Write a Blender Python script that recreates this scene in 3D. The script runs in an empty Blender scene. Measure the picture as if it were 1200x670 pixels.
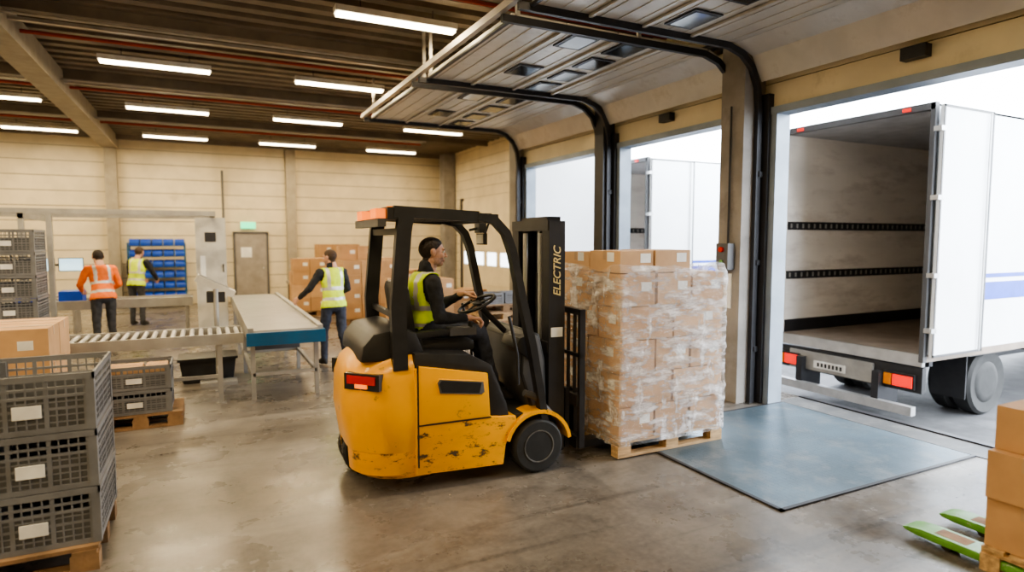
import bpy,bmesh,math,random
from mathutils import Vector,Matrix,noise
random.seed(7)
V=Vector
rad=math.radians
scene=bpy.context.scene
# ------------------------------------------------------------ materials
def _mix(nt,fac,a,b):
    n=nt.nodes.new('ShaderNodeMix'); n.data_type='RGBA'
    if hasattr(fac,'links') or hasattr(fac,'is_linked'): nt.links.new(fac,n.inputs[0])
    else: n.inputs[0].default_value=fac
    for i,c in ((6,a),(7,b)):
        if hasattr(c,'is_linked'): nt.links.new(c,n.inputs[i])
        else: n.inputs[i].default_value=(*c,1)
    return n.outputs[2]
def _noise(nt,scale,stretch=None,detail=4,rough=.55,rot=None):
    tc=nt.nodes.new('ShaderNodeTexCoord'); mp=nt.nodes.new('ShaderNodeMapping')
    nt.links.new(tc.outputs['Object'],mp.inputs[0])
    if stretch: mp.inputs['Scale'].default_value=stretch
    if rot: mp.inputs['Rotation'].default_value=rot
    n=nt.nodes.new('ShaderNodeTexNoise'); n.inputs['Scale'].default_value=scale
    n.inputs['Detail'].default_value=detail; n.inputs['Roughness'].default_value=rough
    nt.links.new(mp.outputs[0],n.inputs[0]); return n.outputs[0]
def _map(nt,v,a,b,c=0,d=1):
    n=nt.nodes.new('ShaderNodeMapRange'); nt.links.new(v,n.inputs[0])
    for i,x in enumerate((a,b,c,d)): n.inputs[i+1].default_value=x
    return n.outputs[0]
def M(name,col,rough=.5,metal=0,var=.12,scale=4,bump=0,bscale=60,dirt=None,stretch=None,coat=0):
    m=bpy.data.materials.new(name); m.use_nodes=True; nt=m.node_tree; p=nt.nodes['Principled BSDF']
    lo=[max(0,c*(1-var)) for c in col]; hi=[min(1,c*(1+var)) for c in col]
    f=_map(nt,_noise(nt,scale,stretch),.35,.65)
    c=_mix(nt,f,lo,hi)
    if dirt:
        dc,a,b,s=dirt
        g=_map(nt,_noise(nt,s,stretch,8,.7),a,b); c=_mix(nt,g,c,dc)
    nt.links.new(c,p.inputs['Base Color'])
    p.inputs['Roughness'].default_value=rough; p.inputs['Metallic'].default_value=metal
    if coat: p.inputs['Coat Weight'].default_value=coat
    if bump:
        b=nt.nodes.new('ShaderNodeBump'); b.inputs['Strength'].default_value=bump; b.inputs['Distance'].default_value=.01
        nt.links.new(_noise(nt,bscale,stretch),b.inputs['Height']); nt.links.new(b.outputs[0],p.inputs['Normal'])
    return m
def E(name,col,st):
    m=bpy.data.materials.new(name); m.use_nodes=True; p=m.node_tree.nodes['Principled BSDF']
    p.inputs['Base Color'].default_value=(*col,1); p.inputs['Emission Color'].default_value=(*col,1); p.inputs['Emission Strength'].default_value=st
    return m
def floor_mat():
    m=bpy.data.materials.new('polished_concrete'); m.use_nodes=True; nt=m.node_tree; p=nt.nodes['Principled BSDF']
    c=_mix(nt,_map(nt,_noise(nt,.55,None,6),.35,.65),(.105,.092,.080),(.225,.200,.175))
    c=_mix(nt,_map(nt,_noise(nt,2.3,(1,1.6,1),9,.7),.42,.66,0,.8),c,(.062,.054,.048))
    c=_mix(nt,_map(nt,_noise(nt,1.1,(1.2,.25,1),5,.6),.52,.61,0,.65),c,(.072,.064,.058))
    c=_mix(nt,_map(nt,_noise(nt,.8,(.3,1.4,1),7,.65),.54,.66,0,.65),c,(.31,.285,.255))
    c=_mix(nt,_map(nt,_noise(nt,1.6,(.12,3.5,1),6,.6,(0,0,rad(18))),.58,.65,0,.7),c,(.045,.041,.038))
    c=_mix(nt,_map(nt,_noise(nt,22,None,4,.6),.35,.7,0,.3),c,(.27,.245,.215))
    nt.links.new(c,p.inputs['Base Color'])
    r=_map(nt,_noise(nt,1.4,None,8,.65),.3,.7,.14,.46); nt.links.new(r,p.inputs['Roughness'])
    b=nt.nodes.new('ShaderNodeBump'); b.inputs['Strength'].default_value=.12; b.inputs['Distance'].default_value=.01
    nt.links.new(_noise(nt,9,None,6),b.inputs['Height']); nt.links.new(b.outputs[0],p.inputs['Normal'])
    return m
def film_mat():
    m=bpy.data.materials.new('stretch_film'); m.use_nodes=True; nt=m.node_tree; p=nt.nodes['Principled BSDF']
    p.inputs['Base Color'].default_value=(.95,.95,.98,1); p.inputs['Roughness'].default_value=.12; p.inputs['Specular IOR Level'].default_value=.9
    tr=nt.nodes.new('ShaderNodeBsdfTransparent'); mx=nt.nodes.new('ShaderNodeMixShader')
    a=_map(nt,_noise(nt,3.6,(1,1,3.4),8.5,.69,(rad(14),rad(12),0)),.46,.64,.0,.52)
    c=_map(nt,_noise(nt,8,(1,1,.30),5,.65,(rad(-20),rad(-24),0)),.545,.66,.0,.50)
    ad=nt.nodes.new('ShaderNodeMath'); ad.operation='ADD'; nt.links.new(a,ad.inputs[0]); nt.links.new(c,ad.inputs[1])
    a2=nt.nodes.new('ShaderNodeMath'); a2.operation='ADD'; nt.links.new(ad.outputs[0],a2.inputs[0]); a2.inputs[1].default_value=.13; a2.use_clamp=True
    nt.links.new(a2.outputs[0],mx.inputs[0]); nt.links.new(tr.outputs[0],mx.inputs[1]); nt.links.new(p.outputs[0],mx.inputs[2])
    nt.links.new(mx.outputs[0],nt.nodes['Material Output'].inputs[0])
    b=nt.nodes.new('ShaderNodeBump'); b.inputs['Strength'].default_value=1; b.inputs['Distance'].default_value=.06
    nt.links.new(_noise(nt,6,(1,1,2.2),7,.7,(rad(14),rad(12),0)),b.inputs['Height']); nt.links.new(b.outputs[0],p.inputs['Normal'])
    return m
mFloor=floor_mat(); mFilm=film_mat()
mCream=M('cream_cladding',(.73,.64,.455),.5,0,.08,1.5,.05,30,dirt=((.42,.35,.23),.60,.85,1.2))
mCreamJ=M('cladding_joint',(.22,.18,.13),.7)
mExt=M('sky_standin_cladding',(.85,.86,.88),.5,0,.03,1)  # near-white so the step wall outside reads as bright sky
mCeil=M('ceiling_deck',(.165,.132,.100),.5,0,.2,2)
mBeam=M('ceiling_beam',(.34,.30,.23),.6)
mPipeR=M('red_pipe',(.36,.045,.025),.5); mPipeG=M('galvanised_pipe',(.45,.42,.38),.4,.6)
mConc=M('concrete_column',(.27,.25,.23),.75,0,.15,3,.15,40,dirt=((.15,.13,.12),.55,.8,2))
mFrame=M('dock_frame_steel',(.24,.28,.33),.45,.3,.15,2)
mDark=M('dark_steel',(.04,.04,.045),.42,.4)
mBlack=M('black_plastic',(.022,.022,.024),.42,0,.2,6)
mRub=M('rubber',(.022,.022,.022),.7,0,.2,10)
mGrey=M('grey_plastic',(.10,.10,.105),.5)
mHub=M('wheel_hub_paint',(.14,.14,.14),.45,.2,.3,20)
mYel=M('yellow_paint',(.92,.43,.010),.3,0,.05,2,dirt=((.20,.11,.04),.615,.67,6),coat=.3)
mYel2=M('worn_yellow_paint',(.86,.39,.010),.38,0,.08,3,dirt=((.09,.06,.035),.555,.615,9),stretch=(1,1,2.2),coat=.2)
mCard=M('cardboard',(.50,.30,.155),.8,0,.1,3)
mCard2=M('cardboard_light',(.57,.36,.20),.8,0,.1,3)
mTape=M('packing_tape',(.46,.30,.17),.3)
mWhite=M('white_label',(.8,.8,.78),.6)
mWood=M('pallet_wood',(.50,.33,.17),.75,0,.25,6,.2,40,stretch=(1,6,6))
mWood2=M('pallet_wood_dark',(.26,.16,.085),.8,0,.3,6,.2,40)
mCrate=M('grey_crate_plastic',(.19,.195,.21),.45,0,.12,6)
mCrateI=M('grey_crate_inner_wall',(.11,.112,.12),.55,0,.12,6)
mAlu=M('aluminium',(.55,.55,.55),.4,.7,.12,4)
mGal=M('galvanised_frame',(.38,.37,.35),.45,.4)
mBlue=M('blue_paint',(.01,.10,.22),.4)
mBlueB=M('blue_bin_plastic',(.01,.06,.45),.4)
mBelt=M('belt_rubber',(.30,.29,.28),.35,0,.1,3)
mPanel=M('door_panel',(.60,.58,.54),.38,.25,.10,2,.05,20,dirt=((.30,.27,.23),.52,.8,2))
mWinD=M('dark_window',(.02,.022,.025),.12)
mTruckW=M('truck_white',(.82,.84,.86),.4,0,.04,1)
mTruckIn=M('truck_liner',(.88,.82,.75),.5,0,.08,1.2,0,30,dirt=((.58,.51,.45),.50,.78,2.5),stretch=(.4,1,1.5))
mTruckFl=M('truck_floor',(.24,.19,.15),.55,0,.2,3)
mTruckC=M('truck_ceiling',(.42,.42,.43),.7)
mRed=E('red_light',(.8,.02,.01),1.2); mOr=E('orange_beacon',(1,.22,.02),1.2); mAmb=M('amber_lens',(.8,.25,.02),.2)
mRedP=M('red_lens',(.6,.02,.01),.15); mLet=M('lettering_vinyl',(.75,.62,.30),.5)
mAsph=M('asphalt',(.08,.08,.085),.8,0,.2,3,.2,80,dirt=((.16,.16,.17),.5,.7,.8))
mLamp=E('lamp_tube',(1,.84,.57),14)
mGreen=M('green_paint',(.13,.34,.06),.4,0,.15,5,dirt=((.35,.35,.3),.60,.66,20))
mSkin=M('skin',(.55,.31,.22),.5,0,.08,8); mHair=M('dark_hair',(.022,.014,.01),.7,0,.3,40,.3,200)
mHairB=M('brown_hair',(.06,.035,.02),.7,0,.3,40,.3,200)
mStub=M('stubble_skin',(.33,.19,.14),.6,0,.15,60)
mLip=M('lips',(.40,.16,.13),.5); mEye=M('eye_white',(.75,.73,.7),.2); mIris=M('iris',(.04,.025,.015),.2)
mVest=M('hivis_yellow',(.68,.88,.03),.65,0,.1,10,.2,40); mVestO=M('hivis_orange',(.95,.20,.03),.65,0,.1,10,.2,40)
mRefl=M('reflective_tape',(.62,.62,.60),.35,.3)
mCloth=M('dark_jacket',(.020,.021,.026),.85,0,.25,20,.3,60)
mJean=M('dark_jeans',(.035,.04,.06),.85,0,.25,20,.3,80); mJeanB=M('work_trousers',(.045,.045,.05),.85,0,.25,20,.3,80)
mShoe=M('work_shoe',(.02,.018,.016),.6)
mScreen=E('monitor_screen',(.5,.75,.9),1.5); mExit=E('exit_green',(.05,.8,.35),2); mGlow=E('window_daylight',(.85,.93,1),4)
mDoorG=M('grey_door',(.30,.27,.24),.5); mCab=M('cabinet_grey',(.50,.48,.43),.5)
def plate_mat():
    m=M('tread_plate',(.13,.18,.22),.36,.5,.25,1.2,dirt=((.24,.26,.27),.50,.72,3))
    nt=m.node_tree; p=nt.nodes['Principled BSDF']
    tc=nt.nodes.new('ShaderNodeTexCoord'); mp=nt.nodes.new('ShaderNodeMapping'); mp.inputs['Rotation'].default_value=(0,0,rad(45))
    nt.links.new(tc.outputs['Object'],mp.inputs[0])
    w=nt.nodes.new('ShaderNodeTexChecker'); w.inputs['Scale'].default_value=30
    nt.links.new(mp.outputs[0],w.inputs[0])
    b=nt.nodes.new('ShaderNodeBump'); b.inputs['Strength'].default_value=1; b.inputs['Distance'].default_value=.008
    nt.links.new(w.outputs['Fac'],b.inputs['Height']); nt.links.new(b.outputs[0],p.inputs['Normal'])
    return m
mPlate=plate_mat()
mDockC=M('dark_dock_concrete',(.08,.08,.08),.5,0,.2,2,.1,30,dirt=((.17,.16,.15),.5,.75,4))
# ------------------------------------------------------------ mesh builder
class MB:
    def __init__(s): s.bm=bmesh.new(); s.mats=[]; s.T=Matrix.Identity(4)
    def mi(s,m):
        if m not in s.mats: s.mats.append(m)
        return s.mats.index(m)
    def v(s,p): return s.bm.verts.new(s.T@V(p))
    def f(s,vs,m):
        try: fc=s.bm.faces.new(vs)
        except ValueError: return None
        fc.material_index=s.mi(m); return fc
    def _bev(s,faces,b,seg=2):
        es=set()
        for fc in faces:
            if fc:
                for e in fc.edges: es.add(e)
        es=[e for e in es if len(e.link_faces)==2 and e.calc_face_angle(0)>rad(28)]
        if es: bmesh.ops.bevel(s.bm,geom=es,offset=b,segments=seg,affect='EDGES',profile=.6,clamp_overlap=True)
    def box(s,a,b,m,bev=0):
        x0,y0,z0=a;x1,y1,z1=b
        vs=[s.v(p) for p in ((x0,y0,z0),(x1,y0,z0),(x1,y1,z0),(x0,y1,z0),(x0,y0,z1),(x1,y0,z1),(x1,y1,z1),(x0,y1,z1))]
        fs=[s.f([vs[i] for i in q],m) for q in ((3,2,1,0),(4,5,6,7),(0,1,5,4),(1,2,6,5),(2,3,7,6),(3,0,4,7))]
        if bev: s._bev(fs,bev)
    def cbox(s,c,sz,m,bev=0,rot=None):
        T=s.T
        s.T=T@Matrix.Translation(c)@(rot.to_4x4() if rot else Matrix.Identity(4))
        h=[q/2 for q in sz]; s.box((-h[0],-h[1],-h[2]),h,m,bev); s.T=T
    def prism(s,poly,y0,y1,m,bev=0,ax='y'):
        def P(a,b,t): return {'y':(a,t,b),'x':(t,a,b),'z':(a,b,t)}[ax]
        A=[s.v(P(a,b,y0)) for a,b in poly]; B=[s.v(P(a,b,y1)) for a,b in poly]
        n=len(poly); fs=[s.f(A,m),s.f(B[::-1],m)]
        for i in range(n): fs.append(s.f([A[(i+1)%n],A[i],B[i],B[(i+1)%n]],m))
        bmesh.ops.recalc_face_normals(s.bm,faces=[f for f in fs if f])
        if bev: s._bev(fs,bev)
    def loft(s,secs,m,cap=True,closed=True):
        R=[[s.v(p) for p in sec] for sec in secs]; n=len(R[0]); fs=[]
        for a,b in zip(R,R[1:]):
            for i in range(n if closed else n-1):
                fs.append(s.f([a[i],a[(i+1)%n],b[(i+1)%n],b[i]],m))
        if cap: fs.append(s.f(R[0][::-1],m)); fs.append(s.f(R[-1],m))
        bmesh.ops.recalc_face_normals(s.bm,faces=[f for f in fs if f])
    def tube(s,pts,prof,m,ref=(0,0,1),closed=False,cap=True):
        pts=[V(p) for p in pts]; n=len(pts); secs=[]
        if isinstance(prof,(int,float)):
            r=prof; prof=[(r*math.cos(k*math.pi/5),r*math.sin(k*math.pi/5)) for k in range(10)]
        for i,p in enumerate(pts):
            if closed: t=(pts[(i+1)%n]-pts[i-1]).normalized(); sc=1
            else:
                a=(p-pts[i-1]).normalized() if i>0 else None; b=(pts[i+1]-p).normalized() if i<n-1 else None
                if a is None: t=b
                elif b is None: t=a
                else: t=(a+b).normalized()
            rf=V(ref)
            if abs(t.dot(rf))>.98: rf=V((1,0,0)) if abs(t.x)<.9 else V((0,1,0))
            sd=t.cross(rf).normalized(); up=sd.cross(t)
            secs.append([p+sd*u+up*w for u,w in prof])
        if closed: secs.append(secs[0])
        s.loft(secs,m,cap=cap and not closed)
    def rect(s,pts,w,h,m,ref=(0,0,1)):
        s.tube(pts,[(-w/2,-h/2),(w/2,-h/2),(w/2,h/2),(-w/2,h/2)],m,ref)
    def cyl(s,p0,p1,r,m,seg=16,r2=None):
        p0,p1=V(p0),V(p1); r2=r if r2 is None else r2
        t=(p1-p0).normalized(); rf=V((0,0,1)) if abs(t.z)<.9 else V((1,0,0)); a=t.cross(rf).normalized(); b=a.cross(t)
        cs=[(math.cos(2*math.pi*k/seg),math.sin(2*math.pi*k/seg)) for k in range(seg)]
        s.loft([[p0+(a*c+b*d)*r for c,d in cs],[p1+(a*c+b*d)*r2 for c,d in cs]],m)
    def lathe(s,c,axis,prof,m,seg=32):
        c=V(c); t=V(axis).normalized(); rf=V((0,0,1)) if abs(t.z)<.9 else V((1,0,0)); a=t.cross(rf).normalized(); b=a.cross(t)
        s.loft([[c+t*h+(a*math.cos(2*math.pi*k/seg)+b*math.sin(2*math.pi*k/seg))*max(r,.0005) for k in range(seg)] for r,h in prof],m)
    def ring(s,c,axis,R,r,m,seg=28):
        c=V(c); t=V(axis).normalized(); rf=V((0,0,1)) if abs(t.z)<.9 else V((1,0,0)); a=t.cross(rf).normalized(); b=a.cross(t)
        s.tube([c+(a*math.cos(2*math.pi*k/seg)+b*math.sin(2*math.pi*k/seg))*R for k in range(seg)],r,m,ref=tuple(t),closed=True)
    def ell(s,c,r,m,rot=None,seg=16):
        T=s.T@Matrix.Translation(c)@(rot.to_4x4() if rot else Matrix.Identity(4))@Matrix.Diagonal((*r,1))
        ret=bmesh.ops.create_uvsphere(s.bm,u_segments=seg,v_segments=seg//2+2,radius=1,matrix=T)
        i=s.mi(m)
        for v_ in ret['verts']:
            for fc in v_.link_faces: fc.material_index=i
    def mesh(s,name):
        me=bpy.data.meshes.new(name); s.bm.normal_update(); s.bm.to_mesh(me); s.bm.free()
        for m in s.mats: me.materials.append(m)
        return me
    def done(s,name,loc=(0,0,0),rz=0,parent=None,sharp=35):
        me=s.mesh(name); return obj(name,me,loc,rz,parent,sharp)
def obj(name,me,loc=(0,0,0),rz=0,parent=None,sharp=35):
    if len(me.polygons):
        me.polygons.foreach_set('use_smooth',[True]*len(me.polygons))
        if sharp<180: me.set_sharp_from_angle(angle=rad(sharp))
    o=bpy.data.objects.new(name,me); scene.collection.objects.link(o); o.location=loc; o.rotation_euler=(0,0,rz)
    if parent: o.parent=parent
    return o
def empty(name,loc,rz=0):
    o=bpy.data.objects.new(name,None); scene.collection.objects.link(o); o.location=loc; o.rotation_euler=(0,0,rz); o.empty_display_size=.2
    return o
# ------------------------------------------------------------ room
H=4.8; YB=20.3; XL=-9; YF=-4; XD=5.8; XF=7.6; YS=11.55; WT=.12
b=MB(); b.box((XL,YF,-.65),(6.4,YS,0),mFloor); b.box((XL,YS,-.65),(XF+.2,YB+.2,0),mFloor); b.done('floor')
b=MB(); b.box((6.4,-40,-.85),(80,80,-.65),mAsph); b.done('ground')
b=MB()
b.box((XL,YF,H),(XF+.2,YB+.2,H+.2),mCeil)
y=YF+.2
while y<YB:
    b.box((XL,y,H-.07),(XF,y+.16,H),mCeil); y+=.34
for y in (2.2,5.8,9.3,12.9,16.6,19.9):
    b.box((XL,y-.05,H-.2),(XF-.1,y+.05,H-.07),mCeil)
for x in (-2.2,):
    b.box((x-.18,YF,H-.42),(x+.18,YB,H-.07),mBeam,.01)
b.done('ceiling')
b=MB()
for y in (3.1,6.6,10.1,13.4,17.0): b.cyl((XL+.1,y,H-.23),(5.6,y,H-.23),.026,mPipeR,8)
b.done('sprinkler_pipework')
b=MB()
for y in (9.2,12.6,16.2): b.cyl((XL+.1,y,H-.27),(5.5,y,H-.27),.018,mPipeG,8); b.box((XL+.1,y+.3,H-.26),(5.5,y+.36,H-.22),mPipeG)
b.done('ceiling_conduits')
def siding_y(b,x,y0,y1,z0,z1,sgn,h=.29):
    z=z0
    while z<z1-.02:
        zt=min(z+h,z1)
        b.box((min(x,x+sgn*.02),y0,z+.006),(max(x,x+sgn*.02),y1,zt-.006),mCream,.004); z+=h
def siding_x(b,y,x0,x1,z0,z1,sgn,h=.4):
    z=z0
    while z<z1-.02:
        zt=min(z+h,z1)
        b.box((x0,min(y,y+sgn*.02),z+.009),(x1,max(y,y+sgn*.02),zt-.009),mCream,.005); z+=h
b=MB(); b.box((XL,YB,0),(XF+.2,YB+.2,H),mCreamJ); siding_x(b,YB,XL,XF,0,H,-1)
b.done('wall_back')
b=MB()
for x in (-2.2,2.45): b.box((x-.14,YB-.3,0),(x+.14,YB-.03,H-.08),mBeam,.01)
b.done('wall_columns')
b=MB(); b.box((XL-.2,YF,0),(XL,YB+.2,H),mCreamJ); siding_y(b,XL,YF,YB,0,H,1,.4); b.done('wall_left')
b=MB(); b.box((XL,YF-.2,0),(6.0,YF,H),mCreamJ); siding_x(b,YF,XL,XD,0,H,1); b.done('wall_front')
doors=[(2.2,4.97),(5.5,7.85),(8.3,10.9)]; DH=3.37
b=MB()
segs=[(YF,2.2),(4.97,5.5),(7.85,8.3),(10.9,YS)]
for y0,y1 in segs:
    b.box((XD,y0,0),(XD+WT,y1,DH),mCreamJ); siding_y(b,XD,y0,y1,0,DH,-1)
b.box((XD,YF,DH),(XD+WT,YS,H),mCreamJ); siding_y(b,XD,YF,YS,DH,H,-1,.27)
b.box((XD+WT,YS-.1,0),(XF+.2,YS,H),mCreamJ); b.box((XD+WT,YS-.14,-.6),(XF+.24,YS-.1,H),mExt)  # added white facing stands in for bright sky past the third door
b.box((XF,YS,0),(XF+.2,YB+.2,H),mCreamJ); siding_y(b,XF,YS,YB,0,H,-1); b.box((XF+.2,YS-.1,-.6),(XF+.24,YB+.2,H),mExt)
b.done('wall_right')
b=MB()
for k in range(6): b.box((XF-.07,14.9,.0+k*.52),(XF-.03,18.6,.515+k*.52),mCream,.006)
for k in range(4): b.box((XF-.08,15.15+k*.9,1.12),(XF-.071,15.75+k*.9,1.5),mGlow,.0)
b.box((XF-.1,14.75,0),(XF-.02,14.9,3.2),mDark); b.box((XF-.1,18.6,0),(XF-.02,18.75,3.2),mDark)
b.done('door_1')
b=MB(); b.box((5.45,5.09,0),(5.775,5.43,H-.1),mConc,.015)
b.box((5.435,5.2,1.1),(5.45,5.36,1.5),mWhite); b.done('wall_column')
b=MB(); b.box((5.56,7.96,0),(5.775,8.2,H-.1),mDark,.01); b.done('wall_column')
b=MB(); b.box((5.6,11.02,0),(5.775,11.3,H-.1),mConc,.01); b.done('wall_column')
b=MB(); b.box((XF-.45,19.3,0),(XF-.05,19.7,H-.1),mConc,.01); b.done('wall_column')
b=MB(); b.box((5.33,5.16,1.55),(5.43,5.34,1.85),mGrey,.01); b.cyl((5.33,5.25,1.78),(5.3,5.25,1.78),.03,mRedP); b.cyl((5.33,5.25,1.64),(5.31,5.25,1.64),.02,mGreen)
b.tube([(5.42,5.25,1.85),(5.42,5.25,3.4)],.012,mDark)
b.done('door_control_box')
for k,(y0,y1) in enumerate(doors):
    b=MB()
    for yy,s_ in ((y0,1),(y1,-1)):
        a,c=sorted((yy,yy+s_*.08)); b.box((XD-.06,a,0),(XD+WT+.03,c,DH),mFrame,.008)
        a,c=sorted((yy-s_*.10,yy)); b.box((XD-.10,a,0),(XD-.022,c,DH+.15),mDark,.008)
    b.box((XD-.07,y0,DH-.08),(XD+WT+.03,y1,DH),mFrame,.008)
    b.done('trim_%d'%(k+1))
    b=MB(); zt=4.02; W0=y0-.06; W1=y1+.06
    for j in range(4):
        xa=2.72+j*.63; b.box((xa,W0,zt),(xa+.615,W1,zt+.045),mPanel,.008)
        for q in range(3): b.box((xa+.1+q*.2,W0+.02,zt-.008),(xa+.115+q*.2,W1-.02,zt+.001),mPanel)
        b.box((xa-.02,W0,zt-.03),(xa+.02,W1,zt-.008),mDark if j in(0,) else mPanel)
        if j in (1,2):
            n=4
            for q in range(n):
                if j==1 and q%2: continue
                c=W0+(W1-W0)*(q+.5)/n
                b.box((xa+.14,c-.22,zt-.02),(xa+.48,c+.22,zt-.005),mDark,.01); b.box((xa+.18,c-.18,zt-.024),(xa+.44,c+.18,zt-.018),mWinD)
    for (xa,za),(xb,zb) in (((5.24,4.04),(5.5,3.93)),((5.5,3.93),(5.66,3.66))):
        b.rect([(xa,(W0+W1)/2,za),(xb,(W0+W1)/2,zb)],W1-W0,.045,mPanel)
    for yy in (W0-.03,W1+.03):
        b.rect([(2.6,yy,3.99),(5.15,yy,3.99),(5.36,yy,3.93),(5.52,yy,3.8),(5.61,yy,3.6),(5.64,yy,3.35),(5.64,yy,0)],.07,.05,mDark,(0,1,0))
        for xx in (2.75,4.2): b.box((xx,yy-.015,4.0),(xx+.04,yy+.015,H-.08),mPipeG)
        for zz in (.6,1.6,2.6): b.box((5.64,yy-.04,zz),(5.775,yy+.04,zz+.06),mDark)
    b.cyl((5.62,y0-.05,4.22),(5.62,y1+.05,4.22),.05,mDark,12)
    for yy in (y0,y1-.1): b.cyl((5.62,yy,4.22),(5.62,yy+.1,4.22),.1,mGrey,16)
    b.done('overhead_door')
b=MB(); b.box((2.56,1.9,4.03),(2.62,11.1,4.1),mPipeG); b.done('door_track_brace')
b=MB()
for yy in (3.3,6.6): b.box((5.68,yy,3.5),(5.775,yy+.22,3.61),mBlack,.01)
b.done('door_motion_sensors')
b=MB(); b.box((.85,YB-.07,0),(1.72,YB-.025,2.06),mDoorG,.005); b.box((.79,YB-.09,0),(.85,YB-.02,2.12),mGrey); b.box((1.72,YB-.09,0),(1.78,YB-.02,2.12),mGrey); b.box((.79,YB-.09,2.06),(1.78,YB-.02,2.12),mGrey)
b.cyl((1.62,YB-.07,1.02),(1.62,YB-.13,1.02),.02,mAlu); b.box((1.0,YB-.075,1.35),(1.3,YB-.07,1.65),mWhite); b.done('door_2')
b=MB(); b.box((1.02,YB-.1,2.22),(1.42,YB-.03,2.4),mExit,.01); b.box((1.0,YB-.06,2.2),(1.44,YB-.02,2.42),mWhite,.01); b.done('exit_sign')
b=MB(); b.cyl((.55,YB-.2,0),(.55,YB-.2,3.9),.035,mGrey,10); b.done('vertical_conduit')
b=MB(); b.box((3.57,2.90,.001),(5.96,4.86,.012),mPlate)
for a,c in (((3.54,2.87,0),(5.98,2.90,.014)),((3.54,2.87,0),(3.57,4.89,.014)),((3.54,4.86,0),(5.98,4.89,.014))): b.box(a,c,mDark)
b.done('dock_leveler_plate')
b=MB(); b.box((5.99,2.3,.0),(6.4,4.96,.006),mDockC); b.box((6.34,2.3,.0),(6.42,4.96,.02),mDark); b.done('dock_threshold')
b=MB()
for yy in (2.3,4.75): b.box((6.41,yy,-.45),(6.52,yy+.22,-.03),mRub,.02)
b.done('dock_bumpers')
# ------------------------------------------------------------ ceiling lamps
for x in (-6.3,-3.4,-.55,2.2,5.15):
    for y in (.4,3.9,7.5,11.0,14.6,18.4):
        if x>5 and y<12: continue
        b=MB(); xa=x-.75
        b.box((xa,y-.09,4.53),(xa+1.5,y+.09,4.6),mWhite,.008); b.box((xa+.02,y-.06,4.495),(xa+1.48,y+.06,4.53),mLamp,.006)
        for q in (.3,1.2): b.cyl((xa+q,y,4.6),(xa+q,y,H-.05),.006,mDark,6)
        b.done('ceiling_light')
        ld=bpy.data.lights.new('tube_light','AREA'); ld.shape='RECTANGLE'; ld.size=1.45; ld.size_y=.11; ld.energy=82 if y>9 else 60; ld.color=(1,.79,.48)
        lo=bpy.data.objects.new('tube_light',ld); scene.collection.objects.link(lo); lo.location=(x,y,4.488)
# ------------------------------------------------------------ generic goods
def pallet(b,x0,y0,z0=0,L=1.2,W=.8,m=None,along='x'):
    m=m or mWood
    def B(a,c,mm):
        if along=='x': b.box((x0+a[0],y0+a[1],z0+a[2]),(x0+c[0],y0+c[1],z0+c[2]),mm,.003)
        else: b.box((x0+a[1],y0+a[0],z0+a[2]),(x0+c[1],y0+c[0],z0+c[2]),mm,.003)
    for yc in (.05,W/2,W-.05): B((0,yc-.05,0),(L,yc+.05,.022),m)
    for yc in (.05,W/2,W-.05):
        for xc in (.07,L/2,L-.07): B((xc-.07,yc-.05,.022),(xc+.07,yc+.05,.1),m)
    for xc in (.07,L/2,L-.07): B((xc-.06,0,.1),(xc+.06,W,.122),m)
    n=6
    for i in range(n):
        yc=.06+(W-.12)*i/(n-1); B((0,yc-.055,.122),(L,yc+.055,.144),m)
def carton(b,a,s,m=None,label=None):
    x,y,z=a; lx,ly,lz=s; m=m or random.choice((mCard,mCard2)); e=.003
    b.box((x+e,y+e,z+.001),(x+lx-e,y+ly-e,z+lz-.002),m,.006)
    yc=y+ly/2; t=.024
    b.box((x+e-.001,yc-t,z+lz-.08),(x+lx-e+.001,yc+t,z+lz-.0005),mTape)
    b.box((x+e+.01,yc-.0015,z+lz-.002),(x+lx-e-.01,yc+.0015,z+lz+.0002),mDark)
    if label and 'y' in label:
        b.box((x+lx*.6,y+e-.0015,z+lz*.45),(x+lx*.6+.11,y+e,z+lz*.45+.08),mWhite)
    if label and 'x' in label:
        b.box((x+e-.0015,y+ly*.2,z+lz*.5),(x+e,y+ly*.2+.1,z+lz*.5+.08),mWhite)
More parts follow.
